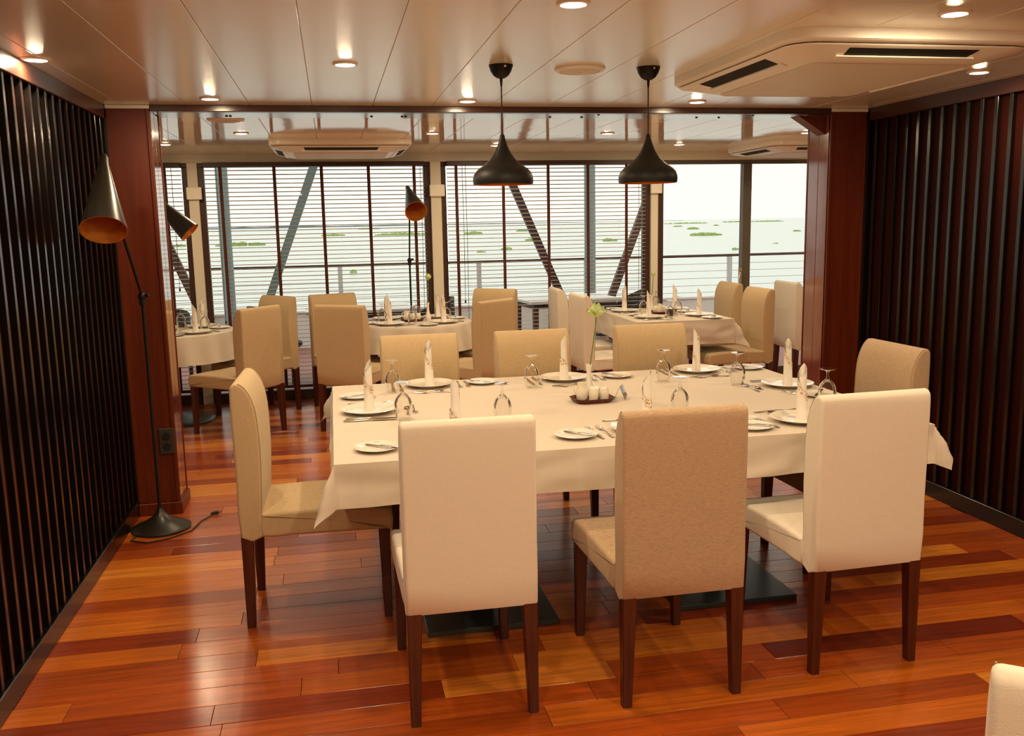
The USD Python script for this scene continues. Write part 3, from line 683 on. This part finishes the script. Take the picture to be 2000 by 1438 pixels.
# ---------------------------------------------------------------- tableware
def dinner_plate(label, loc, rot, **d):
    t = thing('dinner_plate', label, 'plate', loc, rot)
    obj('dish', lathe([(0, .004), (.075, .004), (.082, .006), (.128, .019), (.131, .0215), (.129, .0225), (.085, .0115), (.076, .0095), (0, .0095)], 40), 'porcelain', t)
    obj('foot_ring', lathe([(.062, .004), (.074, .004), (.072, 0), (.064, 0), (.062, .004)], 32), 'porcelain', t)
    crest(t, .0097 + .0062, -.103)
    return t
def crest(t, z, y):
    """small gilt emblem on the rim"""
    pts = [Polygon([(-.011 + .004 * k, -.0016), (-.0095 + .004 * k, .0022 + .001 * (k % 2)), (-.008 + .004 * k, -.0012)]) for k in range(6)] + [sbox(-.012, -.0006, .013, .0006)]
    m = cat([trimesh.creation.extrude_polygon(p, .0006) for p in pts]); m.apply_transform(trimesh.transformations.rotation_matrix(math.radians(-15), [1, 0, 0]))
    obj('gilt_emblem', moved(m, (0, y, z)), 'gold_print', t, smooth=False)
def bread_plate(label, loc, rot, **d):
    t = thing('bread_plate', label, 'plate', loc, rot)
    obj('dish', lathe([(0, .003), (.055, .003), (.060, .005), (.086, .013), (.088, .015), (.0865, .016), (.061, .0095), (.054, .0075), (0, .0075)], 36), 'porcelain', t)
    obj('foot_ring', lathe([(.042, .003), (.052, .003), (.050, 0), (.044, 0), (.042, .003)], 28), 'porcelain', t)
    crest(t, .0132, .074)
    return t
def goblet(label, loc, rot, **d):
    """glass turned upside down: rim on the cloth, foot on top"""
    t = thing('wine_glass', label, 'glass', loc, rot)
    o = [(.0325, 0), (.0355, .016), (.0395, .040), (.0408, .058), (.0390, .078), (.0325, .096), (.0215, .110), (.011, .118)]
    obj('bowl', lathe(o + [(.0095, .117)] + [(r - .0012, z) for r, z in o[:-1][::-1]] + [o[0]], 30), 'goblet_glass', t, smooth=60)
    obj('stem', lathe([(.011, .118), (.0058, .125), (.0068, .132), (.0048, .139), (.0050, .149), (.010, .158)], 16), 'goblet_glass', t, smooth=60)
    obj('foot', lathe([(.010, .158), (.022, .162), (.0335, .1655), (.034, .167), (.0325, .168), (0, .1672)], 32), 'goblet_glass', t, smooth=60)
    return t
def napkin(label, loc, rot, **d):
    """white napkin rolled into an upright pointed tube, lace along the diagonal edge"""
    t = thing('napkin', label, 'napkin', loc, rot)
    N = 64; s = np.linspace(0, 1, N); turns = 2.25
    a = s * turns * 2 * PI; r = .0140 + .0105 * s + .0012 * np.sin(a * 2.3)
    last = np.clip((s - (1 - 1 / turns)) * turns, 0, 1)
    top = .186 + .055 * (1 - np.abs((a - .6 + PI) % (2 * PI) - PI) / PI) ** 1.3 - .008 * (1 - s)
    top = top * (1 - last) + (.062 + .02 * np.sin(last * 9)) * last
    rows = []
    for q in (0, .12, .3, .5, .7, .86, 1.0):
        z = top * q; rr = r * (1 + .10 * (1 - q) ** 2 - .10 * q)
        rows.append(np.c_[rr * np.cos(a), rr * np.sin(a), z])
    outer = np.array(rows)                                        # (7, N, 3)
    inner = outer.copy(); inner[..., :2] *= (1 - .0011 / np.linalg.norm(outer[..., :2], axis=-1, keepdims=True))
    obj('folded_cloth', cat([grid(outer), grid(inner[::-1])]), 'napkin', t, smooth=50)
    k = last > 0.02
    bands = []
    for q in (0, .5, 1):
        z = np.maximum(top[k] - .034 * (1 - q), .002); rr = (r[k] + .0009) * (1 + .10 * (1 - z / top[k]) ** 2 - .10 * z / top[k])
        bands.append(np.c_[rr * np.cos(a[k]), rr * np.sin(a[k]), z])
    obj('lace_band', grid(np.array(bands)), 'lace', t, smooth=50)
    return t
def knife_mesh(L, w):
    h = .46 * L
    hd = loft_y([(0, .004, .001, .001), (.003, .004, .0062, .0042), (h * .5, .0045, .0068, .0045), (h * .96, .0045, .0050, .0040), (h, .0045, .0058, .0046), (h + .006, .0045, .0050, .0035), (h + .009, .0042, .001, .001)], 10)
    bl = loft_y([(h + .006, .0035, .0050, .0016), (h + .02, .003, w * .8, .0012), (L * .75, .0025, w, .0010), (L * .93, .002, w * .85, .0008), (L, .0016, .001, .0006)], 8)
    return hd, bl
def table_knife(label, loc, rot, **d):
    t = thing('table_knife', label, 'knife', loc, rot); h, b = knife_mesh(.235, .0095)
    obj('handle', moved(h, (0, -.118, 0)), 'steel', t, smooth=50); obj('blade', moved(b, (0, -.118, 0)), 'steel', t, smooth=50); return t
def butter_knife(label, loc, rot, **d):
    t = thing('butter_knife', label, 'knife', loc, rot); h, b = knife_mesh(.165, .0090)
    obj('handle', moved(h, (0, -.085, 0)), 'steel', t, smooth=50); obj('blade', moved(b, (0, -.085, 0)), 'steel', t, smooth=50); return t
def handle_st(L): return [(0, .0035, .002, .0012), (.004, .0035, .0072, .0018), (.030, .0040, .0076, .0018), (L * .55, .0065, .0036, .0016), (L * .8, .0080, .0028, .0018), (L, .0065, .0034, .0016)]
def table_fork(label, loc, rot, **d):
    t = thing('table_fork', label, 'fork', loc, rot)
    obj('handle', moved(loft_y(handle_st(.135), 8), (0, -.1, 0)), 'steel', t, smooth=50)
    hd = [loft_y([(.135, .0063, .0034, .0016), (.146, .0042, .0105, .0012), (.158, .0030, .0122, .0011), (.164, .0030, .0122, .0010)], 10)]
    for x in (-.0103, -.00345, .00345, .0103): hd.append(loft_y([(.162, .0030, .0021, .0011), (.180, .0040, .0018, .0010), (.200, .0075, .0013, .0009), (.207, .0092, .0005, .0005)], 6)); hd[-1].apply_translation((x, 0, 0))
    obj('tines', moved(cat(hd), (0, -.1, 0)), 'steel', t, smooth=50); return t
def dessert_spoon(label, loc, rot, **d):
    t = thing('dessert_spoon', label, 'spoon', loc, rot)
    obj('handle', moved(loft_y(handle_st(.120), 8), (0, -.09, 0)), 'steel', t, smooth=50)
    y = np.linspace(0, 1, 9); w = .0185 * np.sqrt(np.clip(1 - (2 * y - 1) ** 2, 0, 1)) * (1 - .18 * y) + .0012
    P = np.array([[(w[i] * u, .118 + .052 * y[i], .0062 - .0052 * (1 - u * u) * math.sin(PI * min(1, y[i] * 1.0)) + .0012 * y[i]) for u in np.linspace(-1, 1, 9)] for i in range(9)])
    Q = P.copy(); Q[..., 2] -= .0011
    obj('bowl', moved(cat([grid(P), grid(Q[::-1])]), (0, -.09, .001)), 'steel', t, smooth=60); return t
PL, BP, GL, NK, TK, BK, TF, DS = map(Proto, (dinner_plate, bread_plate, goblet, napkin, table_knife, butter_knife, table_fork, dessert_spoon))

def at(p, rot, rgt, f):
    a = math.radians(rot); return (p[0] + rgt * math.cos(a) - f * math.sin(a), p[1] + rgt * math.sin(a) + f * math.cos(a))
def setting(where, plate, rot, glass=(.21, .18), bread=(-.31, .02), knives=True, forks=True, spoon=True, nap=(0, 0), full=True):
    """one place laid for a diner who sits at the near side of plate and looks along rot; offsets are (right, forward)"""
    j = lambda s=2.5: rng.uniform(-s, s)
    z = TT + .0005
    PL.put(f'white dinner plate {where}', (*plate, z), rot)
    q = at(plate, rot, *nap); NK.put(f'upright rolled napkin {where}', (*q, z + .0095), rng.uniform(0, 360))
    g = at(plate, rot, *glass); GL.put(f'upturned wine glass {where}', (*g, z))
    b = at(plate, rot, *bread); BP.put(f'small bread plate {where}', (*b, z), rot)
    k = at(b, rot, .012, .0); BK.put(f'butter knife on bread plate {where}', (*k, z + .0112), rot + 42 + j(8))
    if forks:
        f = at(plate, rot, -.155, .01); TF.put(f'inner fork beside the plate {where}', (*f, z), rot + j())
        if full: f = at(plate, rot, -.200, .0); TF.put(f'outer fork beside the bread plate {where}', (*f, z), rot + j())
    if knives:
        f = at(plate, rot, .152, .01); TK.put(f'inner table knife {where}', (*f, z), rot + j(1.5))
        if full: f = at(plate, rot, .192, .0); TK.put(f'outer table knife {where}', (*f, z), rot + j(1.5))
    if spoon:
        f = at(plate, rot, .02, .175); DS.put(f'dessert spoon above the plate {where}', (*f, z), rot + 90 + j())
        if full: f = at(plate, rot, -.01, .205); TF.put(f'dessert fork above the plate {where}', (*f, z), rot - 90 + j())
setting('at the big table\'s left end', (.135, 4.145), -91, (.20, .145), (-.37, -.05))
setting('before the left of the three front chairs', (.435, 3.44), 0, (.255, .335), (-.30, -.02), nap=(.015, .07))
setting('before the middle front chair', (1.21, 3.45), 0, (.26, .255), (-.29, -.03), nap=(.035, .05))
setting('before the right of the three front chairs', (1.905, 3.435), 2, (.285, .265), (-.255, -.055))
setting('before the left far-side chair', (.475, 4.745), 180, (.20, .13), (-.285, .0))
setting('before the middle far-side chair', (1.205, 4.72), 180, (.215, .165), (-.30, .0))
setting('before the right far-side chair', (1.985, 4.76), 180, (.285, .24), (-.31, .0))
setting('at the big table\'s right end', (2.245, 4.20), 91, (.115, .22), (-.29, -.01))
def ring(c, f, d=.33): return (c[0] + d * f[0], c[1] + d * f[1])
for nm, c, lst in (('the central round table', T3, (('near left', -45, (-.707, -.707)), ('near right', 45, (.707, -.707)), ('far left', -135, (-.707, .707)), ('far right', 135, (.707, .707)))),
                   ('the far left round table', T2, (('near right', 45, (.707, -.707)), ('far right', 135, (.707, .707)), ('near left', -45, (-.707, -.707))))):
    for s, rot, f in lst:
        p = ring(c, f); setting(f'at the {s} place of {nm}', p, rot, (.17, .10), (-.215, .0), full=False, spoon=False, forks=False)
for s, p, rot in (('near left', (2.70, 7.55), -90), ('far left', (2.68, 8.17), -90), ('near right', (3.18, 7.58), 90), ('far right', (3.18, 8.17), 90)):
    setting(f'at the {s} place of the square table', p, rot, (.20, .12), (-.24, -.02), full=False, spoon=(s == 'near left'))

# centrepieces: wicker tray with cruets, vase with a lotus, table tent
def tray(label, loc, rot, **d):
    t = thing('wicker_tray', label, 'tray', loc, rot)
    def oct_(w, dd, c): return [(w, dd - c), (w - c, dd), (-w + c, dd), (-w, dd - c), (-w, -dd + c), (-w + c, -dd), (w - c, -dd), (w, -dd + c)]
    def lay(*rows): return solid(grid(np.array([[(x, y, z) for x, y in oct_(w, dd, c)] for w, dd, c, z in rows]), closed_v=True, caps=True))
    obj('bottom', lay((.082, .060, .025, 0), (.088, .066, .027, .008)), 'wicker', t, smooth=False)
    th = np.array(oct_(.094, .072, .029)); ring_ = np.vstack([th, th[:1]])
    P = np.array([[(x * k, y * k, z) for x, y in oct_(.088, .066, .027)] for k, z in ((1, .004), (1.13, .020), (1.15, .022), (1.10, .021), (.97, .008))])
    obj('rim', grid(P, closed_v=True), 'wicker', t, smooth=False)
    return t
def shaker(label, loc, rot, **d):
    t = thing('shaker', label, 'shaker', loc, rot)
    obj('body', lathe([(0, 0), (.017, 0), (.0205, .004), (.022, .020), (.0225, .038), (.0205, .046), (0, .047)], 24), 'cream_ceramic', t)
    obj('cap', lathe([(.0205, .046), (.0195, .056), (.014, .0625), (0, .0645)], 24), 'porcelain', t); return t
def pitcher(label, loc, rot, **d):
    t = thing('milk_jug', label, 'jug', loc, rot)
    p = [(.020, 0), (.026, .006), (.029, .025), (.027, .045), (.022, .062), (.0215, .075), (.024, .084)]
    obj('body', lathe([(0, 0)] + p + [(r - .002, z) for r, z in p[::-1]] + [(0, .006)], 26), 'cream_ceramic', t, smooth=50)
    obj('handle', tube([(-.022, 0, .070), (-.034, 0, .072), (-.041, 0, .060), (-.038, 0, .042), (-.027, 0, .028)], .0032, 7), 'cream_ceramic', t)
    obj('spout', hull([(.020, -.010, .074), (.020, .010, .074), (.022, -.008, .084), (.022, .008, .084), (.034, 0, .086)]), 'cream_ceramic', t); return t
def sugar_pot(label, loc, rot, **d):
    t = thing('sugar_pot', label, 'pot', loc, rot)
    obj('body', lathe([(0, 0), (.022, 0), (.030, .012), (.032, .030), (.027, .046), (0, .047)], 26), 'cream_ceramic', t)
    obj('lid', lathe([(.027, .046), (.026, .051), (.014, .058), (.004, .060), (.0055, .066), (0, .069)], 24), 'cream_ceramic', t); return t
def vase(label, loc, rot, **d):
    t = thing('bud_vase', label, 'vase', loc, rot)
    p = [(.021, 0), (.026, .012), (.027, .030), (.021, .052), (.0125, .078), (.0105, .110), (.0125, .142), (.017, .160)]
    obj('body', lathe([(0, 0)] + p + [(r - .0018, z) for r, z in p[::-1]] + [(0, .02)], 26), 'porcelain', t, smooth=50); obj('foot', lathe([(0, -.0), (.0235, 0), (.0235, .003), (0, .003)], 24), 'porcelain', t); return t
def lotus(label, loc, rot, lean=(.03, .0), H=.33, openness=1.0, size=1.0):
    t = thing('lotus_flower', label, 'flower', loc, rot)
    top = np.array([lean[0], lean[1], H])
    obj('stem', tube([(0, 0, .03), (lean[0] * .1, lean[1] * .1, .14), (lean[0] * .5, lean[1] * .5, H * .62), top], .0032, 7), 'stem', t)
    for ringi, (n, L, w, op) in enumerate(((4, .060, .018, .20), (6, .056, .019, .62 * openness), (5, .046, .017, 1.0 * openness))):
        for k in range(n):
            az = 2 * PI * k / n + ringi * .4; P = []
            for u in np.linspace(0, 1, 7):
                ww = w * size * math.sin(PI * min(1, (u * .93 + .04)) ** .9); rr = (.006 + op * .034 * math.sin(u * PI * .62)) * size; zz = L * size * u * (1 - .35 * op * u)
                row = [((rr + .006 * size * (1 - v * v) * math.sin(PI * u)) , v * ww, zz) for v in np.linspace(-1, 1, 5)]
                P.append([(x * math.cos(az) - y * math.sin(az), x * math.sin(az) + y * math.cos(az), z) for x, y, z in row])
            P = np.array(P) + top; Q = P * 1.0; Q[..., 2] -= .0008
            obj('petal', cat([grid(P), grid(Q[::-1])]), 'petal', t, smooth=True)
    return t
def tent(label, loc, rot, **d):
    t = thing('table_tent', label, 'sign holder', loc, rot)
    for s in (-1, 1):
        obj('panel', hull([(x, s * y + e, z) for x in (-.04, .04) for (y, z) in ((.028, 0), (.001, .065)) for e in (-.0009, .0009)]), 'tent_clear', t, smooth=False)
    return t
thin_glass('tent_clear', (.95, .94, .91), 1.5, 1.6)
TR, SH, JG, SG, VS, TE = map(Proto, (tray, shaker, pitcher, sugar_pot, vase, tent))
for nm, (x, y), rot in (('of the big table', (1.185, 4.10), 4), ('of the central round table', (T3[0] - .02, T3[1] + .02), 10), ('of the far left round table', (T2[0] - .05, T2[1] - .05), -20), ('of the square table', (2.93, 7.90), 80)):
    z = TT + .0005; o = lambda a, b: (*at((x, y), rot, a, b), z + .0082)
    TR.put(f'small brown wicker cruet tray in the middle {nm}', (x, y, z), rot)
    SH.put(f'white shaker at the front of the cruet tray {nm}', o(-.004, -.030), rot)
    SH.put(f'white shaker at the front right of the cruet tray {nm}', o(.052, -.024), rot)
    JG.put(f'cream milk jug with a handle in the cruet tray {nm}', o(-.048, .008), rot)
    SG.put(f'lidded sugar pot in back of the cruet tray {nm}', o(.022, .030), rot)
for nm, (x, y), ln, Hh, op in (('of the big table', (1.205, 4.225), (.045, .0), .385, 1.0), ('of the central round table', (T3[0] + .125, T3[1] + .03), (.012, 0), .36, .55), ('of the square table', (2.90, 8.04), (.02, 0), .33, .25)):
    VS.put(f'white bud vase standing beside the cruet tray {nm}', (x, y, TT + .0005))
    lotus(f'pale green lotus flower rising from the vase {nm}', (x, y, TT + .003), 15, ln, Hh, op, {.385: 1.25, .36: 1.0, .33: .95}[Hh])
for nm, (x, y), rot in (('on the big table right of the cruet tray', (1.335, 4.12), 62), ('on the far left round table', (T2[0] + .12, T2[1] - .12), 30), ('on the square table before the cruet tray', (2.95, 7.63), 10)):
    TE.put(f'clear folded table tent {nm}', (x, y, TT + .0005), rot)
